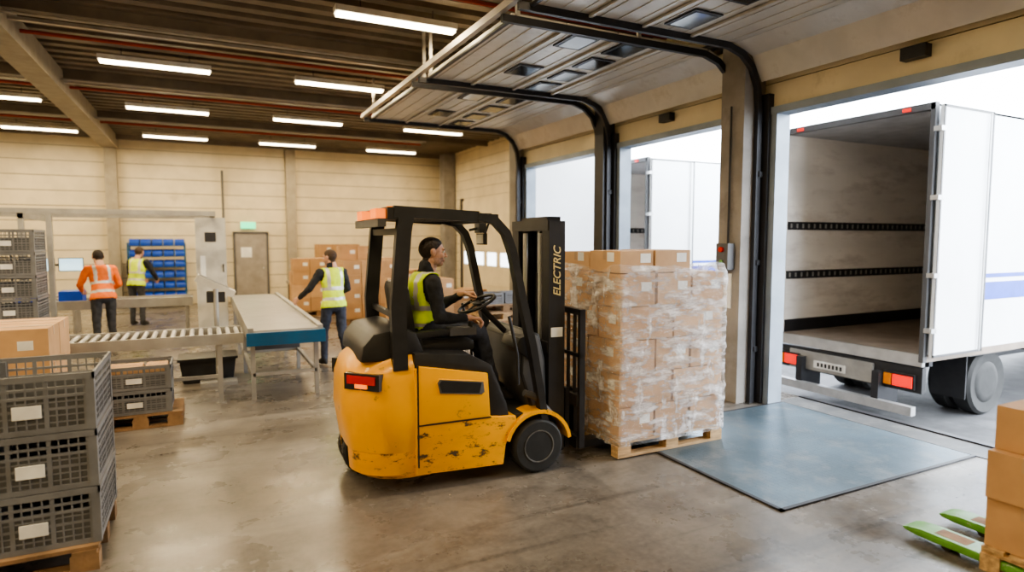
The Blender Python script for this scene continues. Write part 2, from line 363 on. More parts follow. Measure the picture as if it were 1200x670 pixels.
def crate(b,a,s,m=None,open_=True):
    x,y,z=a; L,W,h=s; m=m or mCrate; t=.012
    b.box((x+.01,y+.01,z),(x+L-.01,y+W-.01,z+.012),m)
    # solid lower wall behind the ribs
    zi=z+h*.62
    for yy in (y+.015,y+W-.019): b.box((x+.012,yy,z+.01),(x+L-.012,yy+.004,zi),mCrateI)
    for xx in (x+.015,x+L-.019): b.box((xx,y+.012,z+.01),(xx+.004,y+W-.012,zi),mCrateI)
    for z0,z1,o in ((z+h-.035,z+h,.0),(z+h-.085,z+h-.07,.004),(z+h*.6,z+h*.65,.005),(z,z+.03,.006)):
        b.box((x+o,y+o,z0),(x+L-o,y+o+t,z1),m); b.box((x+o,y+W-o-t,z0),(x+L-o,y+W-o,z1),m)
        b.box((x+o,y+o,z0),(x+o+t,y+W-o,z1),m); b.box((x+L-o-t,y+o,z0),(x+L-o,y+W-o,z1),m)
    for cx in (x+.003,x+L-.045):
        for cy in (y+.003,y+W-.045): b.box((cx,cy,z),(cx+.042,cy+.042,z+h-.02),m,.004)
    nx=int(L/.045); ny=int(W/.045)
    for i in range(1,nx):
        xx=x+L*i/nx; w=.011 if i%4==0 else .004
        for yy in (y+.008,y+W-.014): b.box((xx-w,yy,z+.02),(xx+w,yy+.006,z+h-.03),m)
    for i in range(1,ny):
        yy=y+W*i/ny; w=.011 if i%4==0 else .004
        for xx in (x+.008,x+L-.014): b.box((xx,yy-w,z+.02),(xx+.006,yy+w,z+h-.03),m)
    nz=6
    for i in range(1,nz):
        zz=z+.02+(h-.1)*i/nz; w=.008 if i==3 else .004
        for yy in (y+.009,y+W-.013): b.box((x+.01,yy,zz-w),(x+L-.01,yy+.004,zz+w),m)
        for xx in (x+.009,x+L-.013): b.box((xx,y+.01,zz-w),(xx+.004,y+W-.01,zz+w),m)
    b.box((x+L*.36,y-.002,z+h*.28),(x+L*.58,y+.006,z+h*.5),mWhite)
LX,LY=3.12,4.2
b=MB(); pallet(b,LX,LY,.014,1.2,1.0); b.done('wooden_pallet')
b=MB(); z=.16
for lay in range(5):
    h=.289
    cols=[(.0,.40),(.40,.40),(.80,.40)] if lay%2==0 else [(.0,.6),(.6,.6)]
    rows=[(0,.5),(.5,.5)] if lay%2==0 else [(0,.34),(.34,.33),(.67,.33)]
    for x0,w in cols:
        for y0,d in rows:
            j=random.uniform(-.009,.009)
            carton(b,(LX+x0+.012+j*.3,LY+y0+.012+j,z),(w-.02,d-.018,h-.004),label='xy' if random.random()<.5 else 'x')
    z+=h+.001
for x0,w,y0,d,h in ((.02,.36,.03,.46,.19),(.02,.36,.5,.46,.175),(.39,.40,.02,.5,.195),(.39,.40,.53,.44,.18)):
    carton(b,(LX+x0,LY+y0,z),(w,d,h),m=mCard2,label='xy')
b.done('stacked_cartons')
b=MB(); secs=[]; x0,x1,y0,y1=LX-.004,LX+1.205,LY-.006,LY+1.006
def per(n=170):
    L=[]; w=x1-x0; d=y1-y0; P=2*(w+d)
    for i in range(n):
        s_=P*i/n
        if s_<w: p,nn=(x0+s_,y0),(0,-1)
        elif s_<w+d: p,nn=(x1,y0+s_-w),(1,0)
        elif s_<2*w+d: p,nn=(x1-(s_-w-d),y1),(0,1)
        else: p,nn=(x0,y1-(s_-2*w-d)),(-1,0)
        L.append((p,nn))
    return L
P_=per()
for i in range(80):
    zz=.12+i*(1.66-.12)/79; sec=[]
    for (px,py),(nx,ny) in P_:
        sk=zz*9+(px+py)*2.5
        q=V((px*3.5,py*3.5,sk)); d=.008+.022*abs(noise.noise(q))+.017*abs(noise.noise(q*2.7+V((3,0,0))))+.006*abs(noise.noise(q*6))
        if i>75: d-=(i-75)*.010
        sec.append((px+nx*d,py+ny*d,zz+(.06*noise.noise(V((px*3,py*3,0))) if i>72 else 0)))
    secs.append(sec)
b.loft(secs,mFilm,cap=False); b.done('stretch_wrap_film',sharp=180)
b=MB(); pallet(b,-1.80,4.12,0,1.2,.8,mWood2); b.done('wooden_pallet',)
b=MB()
for lay in range(3):
    for i in range(2): crate(b,(-1.79+i*.605,4.16,.146+lay*.335),(.6,.72,.33))
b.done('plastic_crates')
b=MB(); pallet(b,-1.0,7.05,0,.75,.6,mWood2); b.done('wooden_pallet')
b=MB(); crate(b,(-.96,7.08,.146),(.62,.5,.24)); crate(b,(-.96,7.08,.39),(.62,.5,.24))
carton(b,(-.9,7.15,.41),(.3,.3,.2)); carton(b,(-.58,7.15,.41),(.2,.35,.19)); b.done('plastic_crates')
b=MB(); pallet(b,-2.35,6.45,0,1.15,.95,mWood2); b.done('wooden_pallet')
b=MB()
for lay in range(3):
    for i in range(2):
        for j in range(2): carton(b,(-2.33+i*.56,6.47+j*.46,.146+lay*.33),(.55,.45,.33),label='y')
b.done('stacked_cartons')
b=MB(); pallet(b,-3.3,10.4,0,1.2,.8,mWood2); b.done('wooden_pallet')
b=MB()
for lay in range(6):
    for i in range(2): crate(b,(-3.28+i*.61,10.45,.146+lay*.315),(.6,.7,.31))
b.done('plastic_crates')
for (px,py,lv) in ((2.7,13.6,5),(4.0,15.2,4),(1.9,15.6,4),(3.3,11.6,3),(4.4,12.4,2),(3.0,18.6,5)):
    b=MB(); pallet(b,px,py,0,1.2,.8,mWood2); b.done('wooden_pallet')
    b=MB()
    for lay in range(lv):
        for i in range(3):
            for j in range(2):
                if lay==lv-1 and random.random()<.4: continue
                carton(b,(px+i*.4,py+j*.4,.146+lay*.32),(.395,.395,.318),label='y')
    b.done('stacked_cartons')
b=MB(); 
for k in range(5): pallet(b,4.3,9.9,k*.145,1.1,.8,mWood if k%2 else mWood2)
b.done('wooden_pallet')
b=MB(); crate(b,(4.35,10.0,.726),(.5,.4,.2)); crate(b,(4.87,10.0,.726),(.5,.4,.2)); b.done('plastic_crates')
b=MB(); pallet(b,3.95,1.05,.0,1.2,.8,mWood,'x'); b.done('wooden_pallet')
b=MB()
hs=(.285,.275,.25)
for lay,h in enumerate(hs):
    z=.146+sum(hs[:lay])
    for i in range(3): 
        for j in range(2):
            o=(.0,-.02,.05)[lay]
            carton(b,(3.97+o+i*.385,1.07+j*.39,z),(.38,.385,h),label='xy')
b.done('stacked_cartons')
b=MB()
for xc in (4.04,4.44):
    b.prism([(1.0,.035),(2.2,.035),(2.28,.045),(2.30,.06),(2.26,.075),(2.18,.085),(1.0,.085)],xc-.08,xc+.08,mGreen,.006,ax='x')
    b.box((xc-.05,1.94,.084),(xc+.05,2.12,.0865),mWood2)
    b.cyl((xc-.05,2.05,.032),(xc+.05,2.05,.032),.032,mRub)
b.box((3.94,.62,.06),(4.54,.9,.42),mGreen,.02)
b.box((3.98,.88,.04),(4.50,1.02,.085),mGreen)
b.cyl((4.2,.7,.1),(4.32,.7,.1),.1,mRub,20)
b.tube([(4.26,.7,.42),(4.26,.52,1.15)],.02,mGreen); b.ring((4.26,.5,1.22),(0,1,.2),.08,.014,mBlack)
b.done('pallet_jack')
# ------------------------------------------------------------ conveyors
b=MB(); X0,X1,Y0,Y1,Z=-1.95,.38,7.75,8.45,.80
b.box((X0,Y0,Z-.11),(X1,Y0+.035,Z+.01),mGal,.004); b.box((X0,Y1-.035,Z-.11),(X1,Y1,Z+.01),mGal,.004)
n=24
for i in range(n):
    x=X0+.06+(X1-X0-.12)*i/(n-1); b.cyl((x,Y0+.03,Z-.02),(x,Y1-.03,Z-.02),.026,mAlu,12)
for x in (-1.6,.1):
    for y in (Y0+.02,Y1-.06): b.box((x,y,0),(x+.05,y+.05,Z-.1),mGal); b.box((x-.03,y-.02,0),(x+.08,y+.07,.012),mGal)
    b.box((x,Y0+.03,.3),(x+.04,Y1-.03,.34),mGal)
b.box((-1.6,Y0+.03,.3),(.1,Y0+.06,.34),mGal)
b.done('roller_conveyor')
b=MB(); X0,X1,Y0,Y1,Z=.42,1.26,7.6,12.7,.84
b.box((X0+.06,Y0+.02,Z-.03),(X1-.06,Y1,Z),mBelt,.01)
b.cyl((X0+.06,Y0+.05,Z-.05),(X1-.06,Y0+.05,Z-.05),.05,mBelt,16)
for xa in (X0,X1-.06): b.box((xa,Y0+.03,Z-.14),(xa+.06,Y1,Z+.03),mGal,.005)
b.box((X0-.02,Y0-.03,Z-.17),(X1+.02,Y0+.02,Z-.02),mBlue,.008); b.box((X1-.0,Y0-.02,Z-.16),(X1+.02,Y0+1.1,Z-.02),mBlue,.004)
for yy in (7.75,9.4,11.0,12.4):
    for xa in (X0+.03,X1-.09): b.box((xa,yy,0),(xa+.05,yy+.05,Z-.12),mGal)
    b.box((X0+.05,yy,.28),(X1-.06,yy+.04,.32),mGal)
for xa in (X0+.03,X1-.09): b.box((xa,7.8,.28),(xa+.04,12.4,.32),mGal)
b.box((X0+.1,8.6,.45),(X1-.15,9.0,Z-.15),mGrey,.02)
b.done('belt_conveyor')
b=MB()
b.prism([(-.3,0),(.3,0),(.34,.3),(-.34,.3)],9.0,9.5,mBlack,.02); b.box((-.36,8.98,.3),(.36,9.52,.33),mBlack,.01); b.done('storage_bin')
b=MB(); b.box((-3.2,13.0,.72),(-.22,13.6,.78),mAlu,.01); b.box((-3.2,12.97,.66),(-.22,13.0,.82),mGal); b.box((-3.2,13.6,.66),(-.22,13.63,.82),mGal)
for x in (-3.0,-1.6,-.35):
    for y in (13.02,13.55): b.box((x,y,0),(x+.05,y+.05,.7),mGal)
b.done('packing_table')
b=MB(); b.box((-2.9,13.1,.781),(-2.6,13.5,1.0),mBlueB,.01); b.box((-2.3,13.1,.781),(-1.95,13.5,.98),mBlueB,.01); b.box((-2.85,13.15,.9),(-2.65,13.45,1.01),mCard); b.done('storage_bin')
b=MB(); b.box((-.12,12.9,0),(.38,13.3,2.3),mDoorG,.015)
b.box((-.13,12.3,.0),(.36,12.88,2.28),mCab,.015); b.box((-.08,12.29,.9),(.31,12.3,2.18),mCab,.004); b.box((.02,12.28,1.85),(.2,12.29,2.02),mDark); b.box((.3,12.27,1.3),(.315,12.29,1.45),mDark)
b.box((-.06,12.288,1.2),(.02,12.295,1.6),mWhite)
b.done('electrical_cabinet')
b=MB(); R=Matrix.Rotation(rad(28),3,'Y')
b.cbox((.12,9.1,1.28),(.5,.4,.09),mCab,.015,R); b.cbox((.11,9.1,1.335),(.4,.3,.01),mGrey,0,R)
b.cyl((.12,8.9,1.25),(.12,8.9,.05),.03,mGal); b.box((-.1,8.7,0),(.34,8.96,.05),mGal,.01); b.cbox((.12,9.0,1.14),(.22,.2,.14),mDark,.01)
b.done('labelling_terminal')
b=MB()
for x,y in ((-2.55,11.9),(-2.2,11.9),(-2.55,13.9)): b.box((x,y,0),(x+.07,y+.07,2.3),mGal,.004)
b.box((-5.2,11.9,2.3),(.2,11.98,2.38),mGal,.004); b.box((-5.2,13.9,2.3),(.2,13.98,2.38),mGal,.004); b.box((-2.55,11.9,2.22),(-2.47,13.95,2.3),mGal)
b.box((.12,12.05,2.3),(.2,13.95,2.38),mGal); b.box((-5.2,11.95,2.3),(-5.12,13.95,2.38),mGal); b.box((-5.2,11.9,0),(-5.12,11.98,2.3),mGal); b.box((-5.2,13.9,0),(-5.12,13.98,2.3),mGal)
b.done('overhead_gantry')
b=MB(); b.box((-3.2,14.9,.0),(-3.15,15.5,.74),mGal); b.box((-2.4,14.9,0),(-2.35,15.5,.74),mGal); b.box((-3.25,14.85,.74),(-2.3,15.55,.78),mDoorG,.005); b.done('workstation_desk')
b=MB()
for x in (-3.1,-2.62): b.box((x,15.1,1.25),(x+.42,15.13,1.52),mBlack,.005); b.box((x+.015,15.095,1.265),(x+.405,15.1,1.505),mScreen)
b.box((-2.88,15.13,.78),(-2.82,15.17,1.4),mBlack); b.box((-3.0,15.0,.78),(-2.7,15.25,.795),mBlack); b.box((-2.95,15.13,1.36),(-2.5,15.16,1.4),mBlack)
b.done('computer_monitors')
b=MB()
for x in (-1.85,-.5): 
    for y in (19.4,19.9): b.box((x,y,0),(x+.04,y+.04,1.8),mBlue)
for k in range(6):
    z=.25+k*.29; b.box((-1.85,19.4,z),(-.46,19.94,z+.015),mBlue)
    for i in range(5):
        x=-1.8+i*.27
        b.prism([(19.38,z+.02),(19.88,z+.02),(19.88,z+.2),(19.48,z+.2),(19.38,z+.11)],x,x+.24,mBlueB,.006,ax='x')
b.done('bin_shelving_rack')
b=MB(); b.box((2.0,17.2,.7),(3.6,17.9,.76),mDoorG,.005)
for x in (2.05,3.5):
    for y in (17.25,17.8): b.box((x,y,0),(x+.05,y+.05,.7),mDark)
b.done('workbench')
b=MB(); carton(b,(2.1,17.3,.761),(.4,.4,.35)); carton(b,(3.0,17.3,.761),(.5,.4,.3)); carton(b,(2.55,17.35,.761),(.35,.3,.25)); b.done('cardboard_boxes')
# ------------------------------------------------------------ trucks
def truck(x0,y0,y1):
    T=empty('box_truck',(x0,0,0)); L=6.8; z0,z1=.38,3.62; g=-.65; t=.05
    b=MB()
    b.box((0,y0,z0-.1),(L,y1,z0),mTruckFl); b.box((-.02,y0+.01,z0-.16),(.04,y1-.01,z0+.0),mAlu,.005)
    b.box((0,y0,z0),(L,y0+.02,z1),mTruckW); b.box((0.02,y0+.02,z0),(L,y0+t,z1-.03),mTruckIn)
    b.box((0,y1-.02,z0),(L,y1,z1),mTruckW); b.box((0.02,y1-t,z0),(L,y1-.02,z1-.03),mTruckIn)
    b.box((0,y0,z1-.03),(L,y1,z1),mTruckW); b.box((0.02,y0+.02,z1-.06),(L,y1-.02,z1-.03),mTruckC)
    b.box((L-.06,y0+.02,z0),(L,y1-.02,z1-.03),mTruckIn); b.box((L,y0,z0),(L+.02,y1,z1),mTruckW)
    for yy in (y0-.01,y1-.05): b.box((-.04,yy,z0-.1),(.04,yy+.06,z1+.02),mGrey,.01)
    b.box((-.04,y0,z1-.07),(.04,y1,z1+.02),mGrey,.01)
    for yy in (y0+.3,y1-.4): b.box((-.06,yy,z1-.05),(-.04,yy+.1,z1-.01),mRed)
    for zz in (1.25,2.05,):
        for yy in (y0+t,y1-t-.02):
            b.box((.1,yy,zz),(L-.1,yy+.02,zz+.13),mDark)
            for i in range(46): b.box((.15+i*.14,yy-.004,zz+.03),(.19+i*.14,yy+.024,zz+.1),mGal)
    b.box((.1,y1-t-.01,z0),(L-.1,y1-t,z0+.2),mDark)
    b.done('cargo_box',parent=T)
    b=MB()
    W=(y1-y0)/2
    for yy,s_ in ((y0,-1),(y1,1)):
        a,c=sorted((yy+s_*.05,yy+s_*.09)); b.box((.0,a,z0-.02),(.0+W,c,z1-.02),mTruckW,.008)
        a,c=sorted((yy+s_*.09,yy+s_*.098))
        for e in ((.0,z0-.02,.03,z1-.02),(W-.03,z0-.02,W,z1-.02),(.0,z0-.02,W,z0+.01),(.0,z1-.05,W,z1-.02)): b.box((e[0],a,e[1]),(e[2],c,e[3]),mGrey)
        for zz in (z0+.3,1.4,2.4,z1-.35): b.box((-.05,min(yy+s_*.0,yy+s_*.10),zz),(.06,max(yy+s_*.0,yy+s_*.10),zz+.06),mAlu,.004)
        b.cyl((W-.12,yy+s_*.115,z0),(W-.12,yy+s_*.115,z1-.05),.012,mAlu,8)
    b.done('rear_doors',parent=T)
    b=MB()
    b.box((1.25,y0-.003,1.05),(L-.1,y0+.001,1.3),mBlueB); b.box((1.25,y0-.003,1.36),(L-.1,y0+.001,1.42),mBlueB)
    b.done('livery_stripe',parent=T)
    b=MB()
    for yy in (y0+.65,y1-.73): b.box((.2,yy,z0-.4),(L+2,yy+.08,z0-.12),mDark)
    for xx in (.3,1.1,3,4.8): b.box((xx,y0+.1,z0-.2),(xx+.08,y1-.1,z0-.1),mDark)
    b.box((-.2,y0+.02,-.42),(-.1,y1-.02,-.3),mAlu,.01)
    for yy in (y0+.5,y1-.6): b.box((-.15,yy,-.4),(.3,yy+.1,z0-.3),mDark)
    b.box((-.02,y0+.0,-.14),(.06,y1-.0,z0-.18),mBlack,.01)
    b.box((-.05,y0+.65,-.12),(-.02,y1-.3,.16),mGal,.01)
    cy=(y0+y1)/2; b.box((-.06,cy-.1,-.07),(-.05,cy+.42,.04),mWhite); 
    for q in range(7): b.box((-.063,cy-.05+q*.062,-.045),(-.06,cy-.015+q*.062,.015),mBlack)
    for yy in (y0+.08,y1-.5):
        b.box((-.06,yy,-.1),(-.0,yy+.42,.1),mBlack,.01); b.box((-.075,yy+.02,-.08),(-.055,yy+.28,.07),mRed,.005); b.box((-.075,yy+.3,-.08),(-.055,yy+.4,.07),mAmb,.005)
    for xx in (1.7,):
        for yy,s_ in ((y0+.06,1),(y1-.06,-1)):
            for o in (0,.32):
                c=(xx,yy+s_*o,g+.48)
                b.lathe(c,(0,s_,0),[(.2,0),(.27,.0),(.3,.02),(.44,.0),(.48,.04),(.48,.22),(.44,.26),(.2,.26)],mRub,32); b.lathe(c,(0,s_,0),[(.0,.07),(.1,.03),(.16,.09),(.27,.03),(.27,.2),(0,.2)],mAlu,24)
        b.box((xx-.6,y0+.02,z0-.12),(xx+.6,y0+.4,z0-.1),mBlack); b.box((xx-.62,y0+.04,-.35),(xx-.6,y0+.5,z0-.1),mBlack)
    for yy,s_ in ((y0+.08,1),(y1-.08,-1)): b.lathe((L+1.2,yy,g+.48),(0,s_,0),[(.0,.05),(.27,.03),(.44,.0),(.48,.04),(.48,.22),(.44,.26),(0,.26)],mRub,32)
    b.done('chassis',parent=T)
    b=MB(); b.prism([(L+.25,-.25),(L+2.2,-.25),(L+2.3,.5),(L+2.2,1.0),(L+1.85,2.0),(L+1.5,2.3),(L+.3,2.35)],y0+.1,y1-.1,mTruckW,.06)
    b.prism([(L+2.235,1.0),(L+1.9,1.9),(L+1.92,1.9),(L+2.25,1.0)],y0+.25,y1-.25,mWinD); b.done('cab',parent=T)
    b=MB()
    for zz in (-.3,0): b.box((2.8,y0+.03,zz),(L-.3,y0+.06,zz+.1),mAlu,.005)
    for xx in (3.2,5.6): b.box((xx,y0+.06,-.3),(xx+.06,y0+.1,z0-.1),mDark)
    b.done('side_guard',parent=T)
truck(8.4,4.70,7.02)
truck(8.5,10.5,12.9)
# ------------------------------------------------------------ forklift
FK=(2.40,4.79,0); FR=rad(-2.5)
F=empty('forklift',FK,FR)
def plan(w,xr,xf,R,n=8,ylim=None):
    xr=xr-.04; pts=[(xf,-w)]
    for k in range(n+1):
        a=math.pi/2*k/n; pts.append((xr+R-R*math.sin(a),-w+R-R*math.cos(a)))
    if ylim is not None: pts+= [(xr,ylim),(xf,ylim)]; return pts
    for k in range(n+1):
        a=math.pi/2*k/n; pts.append((xr+R-R*math.cos(a),w-R+R*math.sin(a)))
    pts.append((xf,w)); return pts
b=MB()
b.loft([[(x,y,z) for x,y in plan(w,xr,-.9,.36)] for z,w,xr in ((.30,.50,-1.40),(.33,.52,-1.43),(.6,.53,-1.47),(.85,.52,-1.46),(.97,.50,-1.42),(1.04,.45,-1.35))],mYel)
for s_ in (1,-1):
    b.loft([[(x,y*s_,z) for x,y in plan(w,xr,-.9,.34,8,-.2)] for z,w,xr in ((.12,.49,-1.36),(.16,.515,-1.41),(.34,.515,-1.42))],mYel2)
b.prism([(-1.02,.14),(-.31,.12),(-.29,.28),(-.2,.42),(-.2,.5),(-.42,.52),(-.44,.86),(-1.02,.95)],-.53,.53,mYel2,.012)
b.prism([(-1.0,.52),(-.43,.53),(-.445,.865),(-1.0,.965)],-.537,.537,mYel,.008)
b.box((-1.005,-.54,.2),(-.995,.54,.97),mBlack); b.box((-1.0,-.5385,.512),(-.42,.5385,.522),mBlack)
b.prism([(-.86,.83),(-.84,.74),(-.50,.70),(-.47,.72),(-.48,.81),(-.84,.86)],-.545,-.53,mGrey,.006); b.prism([(-.84,.82),(-.82,.755),(-.52,.72),(-.5,.80),(-.82,.845)],-.547,-.543,mBlack)
for s_ in (-1,1):
    pts=[(.285*math.cos(rad(a)),s_*.44,.225+.285*math.sin(rad(a))) for a in range(8,176,12)]
    b.tube(pts,[(-.015,-.1),(.015,-.1),(.015,.1),(-.015,.1)],mYel,(0,1,0))
b.box((-.22,-.34,.1),(.12,.34,.46),mBlack,.01)
for s_ in (-1,1):
    c=(-1.37,.40*s_,.86)
    n=V((-1,s_,0)).normalized(); Rm=Matrix((n,V((-n.y,n.x,0)),V((0,0,1)))).transposed()
    b.cbox(c,(.06,.30,.12),mBlack,.02,Rm); b.cbox((c[0]+n.x*.025,c[1]+n.y*.025,.875),(.03,.24,.06),mRedP,.01,Rm); b.cbox((c[0]+n.x*.028,c[1]+n.y*.028,.83),(.03,.10,.03),mOr,.005,Rm)
b.done('body',parent=F)
b=MB()
b.prism([(-1.40,1.0),(-1.38,1.12),(-1.30,1.21),(-1.1,1.24),(-.98,1.2),(-.9,1.0)],-.44,.44,mBlack,.03)
b.prism([(-1.02,.92),(-1.02,1.06),(-.58,1.02),(-.40,.92),(-.27,.6),(-.25,.5),(-.42,.5),(-.45,.84)],-.51,.51,mBlack,.02)
b.box((-.43,-.49,.44),(.1,.49,.5),mRub,.01)
b.prism([(.0,.48),(-.1,.8),(-.09,1.08),(-.03,1.16),(.07,1.12),(.12,.9),(.14,.48)],-.4,.4,mGrey,.02)
b.prism([(-.02,.9),(-.16,1.02),(-.12,1.1),(.02,1.14)],-.42,-.1,mBlack,.015)
b.done('hood_and_dash',parent=F)
b=MB()
b.prism([(-.98,.98),(-.98,1.06),(-.94,1.1),(-.52,1.12),(-.44,1.08),(-.44,1.0)],-.24,.24,mBlack,.03)
b.prism([(-1.02,1.06),(-1.08,1.5),(-1.07,1.56),(-1.01,1.57),(-.97,1.5),(-.91,1.1)],-.22,.22,mBlack,.03)
for s_ in (-1,1): b.prism([(-1.0,1.12),(-1.0,1.18),(-.62,1.2),(-.6,1.16)],s_*.29-.035,s_*.29+.035,mBlack,.012); b.box((-.95,s_*.29-.02,1.0),(-.9,s_*.29+.02,1.14),mBlack)
b.box((-.68,-.33,1.14),(-.46,-.22,1.2),mGrey,.012)
for q in (0,1,2): b.cyl((-.50+.0*q,-.32+q*.035,1.19),(-.485,-.32+q*.035,1.235),.008,mBlack,8)
b.done('seat',parent=F)
b=MB()
b.tube([(-.02,0,1.05),(-.29,0,1.31)],.025,mBlack); ax=(-.42,0,.9)
b.ring((-.33,0,1.35),ax,.165,.014,mBlack,32); b.ell((-.325,0,1.35),(.045,.045,.02),mBlack)
t=V(ax).normalized(); a=t.cross(V((0,1,0))).normalized()
for an in (90,210,330):
    d=(a*math.cos(rad(an))+V((0,1,0))*math.sin(rad(an)))*.16; c=V((-.33,0,1.35)); b.tube([c,c+d],.009,mBlack)
b.done('steering_wheel',parent=F)
b=MB()
for s_ in (-1,1):
    b.rect([(-1.12,s_*.48,.94),(-1.13,s_*.48,1.4),(-1.08,s_*.47,1.95),(-1.06,s_*.47,2.07)],.07,.11,mBlack,(1,0,0))
    b.tube([(.06,s_*.49,.42),(.03,s_*.49,.62),(-.05,s_*.49,1.05),(-.15,s_*.48,1.5),(-.22,s_*.47,1.82),(-.27,s_*.47,1.95),(-.36,s_*.47,2.04),(-.5,s_*.47,2.07)],[(-.04,-.03),(.04,-.03),(.04,.03),(-.04,.03)],mBlack,(1,0,0))
    b.tube([(-.5,s_*.47,2.07),(-1.15,s_*.47,2.10)],[(-.035,-.04),(.035,-.04),(.035,.04),(-.035,.04)],mBlack)
    b.tube([(-.18,s_*.52,.75),(-.2,s_*.545,1.0),(-.27,s_*.545,1.3)],.013,mBlack)
b.box((-1.2,-.5,2.04),(-1.12,.5,2.13),mBlack,.012)
b.box((-.42,-.5,2.03),(-.34,.5,2.09),mBlack,.012)
for i in range(9):
    yy=-.4+i*.1; b.box((-1.15,yy-.012,2.05),(-.36,yy+.012,2.10),mBlack)
b.box((-1.13,-.47,1.3),(-1.09,.47,1.34),mBlack); b.box((-1.12,-.47,1.93),(-1.07,.47,1.98),mBlack)
for s_ in (-.44,.1): b.box((-1.27,s_-.0,2.05),(-1.2,s_+.2,2.12),mOr,.012)
b.box((-1.26,-.46,1.99),(-1.2,.46,2.05),mGrey,.01)
b.cyl((-1.0,.2,2.1),(-1.0,.2,2.17),.05,mOr,16)
b.tube([(-.33,-.3,2.05),(-.38,-.3,1.92)],.008,mBlack); b.cbox((-.4,-.3,1.9),(.03,.16,.09),mBlack,.01); b.cbox((-.417,-.3,1.9),(.004,.14,.07),mAlu)
b.tube([(-.25,.4,1.98),(-.16,.4,2.0)],.012,mBlack); b.cbox((-.14,.4,2.0),(.07,.12,.09),mBlack,.015)
b.done('overhead_guard',parent=F)
b=MB()
for s_ in (-1,1):
    a,c=sorted((s_*.24,s_*.36))
    b.box((.17,a,.1),(.19,c,2.05),mDark,.003); b.box((.30,a,.1),(.32,c,2.05),mDark,.003); a2,c2=sorted((s_*.35,s_*.37)); b.box((.17,a2,.1),(.32,c2,2.05),mDark,.003)
    a,c=sorted((s_*.17,s_*.25)); b.box((.21,a,.12),(.225,c,2.09),mDark); b.box((.325,a,.12),(.34,c,2.09),mDark); a2,c2=sorted((s_*.235,s_*.25)); b.box((.21,a2,.12),(.34,c2,2.09),mDark)
    b.cyl((.2,s_*.15,.15),(.2,s_*.15,1.95),.022,mAlu,10)
    b.tube([(.16,s_*.42,.45),(.0,s_*.46,.62),(-.1,s_*.46,.66)],.028,mGrey)
for z in (.16,.95,1.97): b.box((.16,-.36,z),(.2,.36,z+.09),mDark,.005)
b.box((.21,-.25,2.0),(.34,.25,2.09),mDark,.005)
b.cyl((.27,0,.15),(.27,0,1.6),.035,mDark,12); b.cyl((.27,0,1.6),(.27,0,2.0),.022,mAlu,12)
for q in (-.09,.09): b.box((.33,q-.015,.5),(.338,q+.015,2.0),mGal); b.cyl((.30,q-.02,2.0),(.30,q+.02,2.0),.045,mDark)
for q in (-.13,-.11,.12): b.tube([(.35,q,.6),(.36,q,1.4),(.33,q,1.95),(.28,q,2.05),(.22,q,1.95),(.19,q,.9)],.010,mRub)
b.box((.19,-.373,1.08),(.30,-.368,1.16),mWhite); 
b.done('mast',parent=F)
tx=bpy.data.curves.new('mast_lettering','FONT'); tx.body='ELECTRIC'; tx.size=.095; tx.extrude=.001; tx.offset=.001; tx.shear=.3
to=bpy.data.objects.new('mast_lettering',tx); scene.collection.objects.link(to); tx.materials.append(mLet); to.parent=F
to.matrix_local=Matrix.Translation((.275,-.3745,1.42))@Matrix.Rotation(rad(90),4,'X')@Matrix.Rotation(rad(90),4,'Z')
b=MB()
for z in (.12,.48): b.box((.40,-.44,z),(.46,.44,z+.1),mDark,.008)
for s_ in (-1,1):
    b.box((.36,s_*.28-.04,.1),(.40,s_*.28+.04,.62),mDark)
    a,c=sorted((s_*.42,s_*.46)); b.box((.42,a,.12),(.47,c,1.3),mDark,.005)
    b.prism([(.46,.095),(.46,.6),(.505,.6),(.515,.13),(1.5,.095),(1.6,.07),(1.6,.06),(.5,.055)],s_*.235-.055,s_*.235+.055,mDark,.004)
for i in range(7): yy=-.33+i*.11; b.box((.43,yy-.009,.58),(.455,yy+.009,1.27),mDark)
b.box((.42,-.46,1.26),(.47,.46,1.31),mDark,.005); b.box((.42,-.46,.9),(.445,.46,.93),mDark)
b.done('fork_carriage',parent=F)
def wheel(b,c,s_,r,w,hub):
    b.lathe(c,(0,s_,0),[(r*.55,0),(r*.62,-.0),(r*.9,0),(r*.97,.012),(r,.03),(r,w-.03),(r*.97,w-.012),(r*.9,w),(r*.5,w)],mRub,40)
    b.lathe(c,(0,s_,0),[(.0,.02),(r*.2,.005),(r*.24,.02),(r*.32,.035),(r*.5,.03),(r*.56,-.004),(r*.60,-.004),(r*.60,w),(0,w)],hub,28)
    for k in range(6):
        a=2*math.pi*k/6; p=V(c)+V((r*.4*math.cos(a),s_*.035,r*.4*math.sin(a))); b.cyl(p,p-V((0,s_*.025,0)),.014,mAlu,8)
    for k in range(28):
        a=2*math.pi*k/28; p=V(c)+V(((r-.002)*math.cos(a),s_*w*.5,(r-.002)*math.sin(a)))
        b.cbox(p,(.010,w*.7,.012),mRub,0,Matrix.Rotation(-a,3,'Y')) 
b=MB()
for s_ in (-1,1): wheel(b,(0,s_*.54,.227),-s_,.222,.18,mHub)
wheel(b,(-1.27,-.02,.203),1,.198,.13,mHub); wheel(b,(-1.27,.31,.203),-1,.198,.13,mHub)
b.box((-1.3,.1,.18),(-1.2,.2,.34),mDark)
b.done('wheels',parent=F)
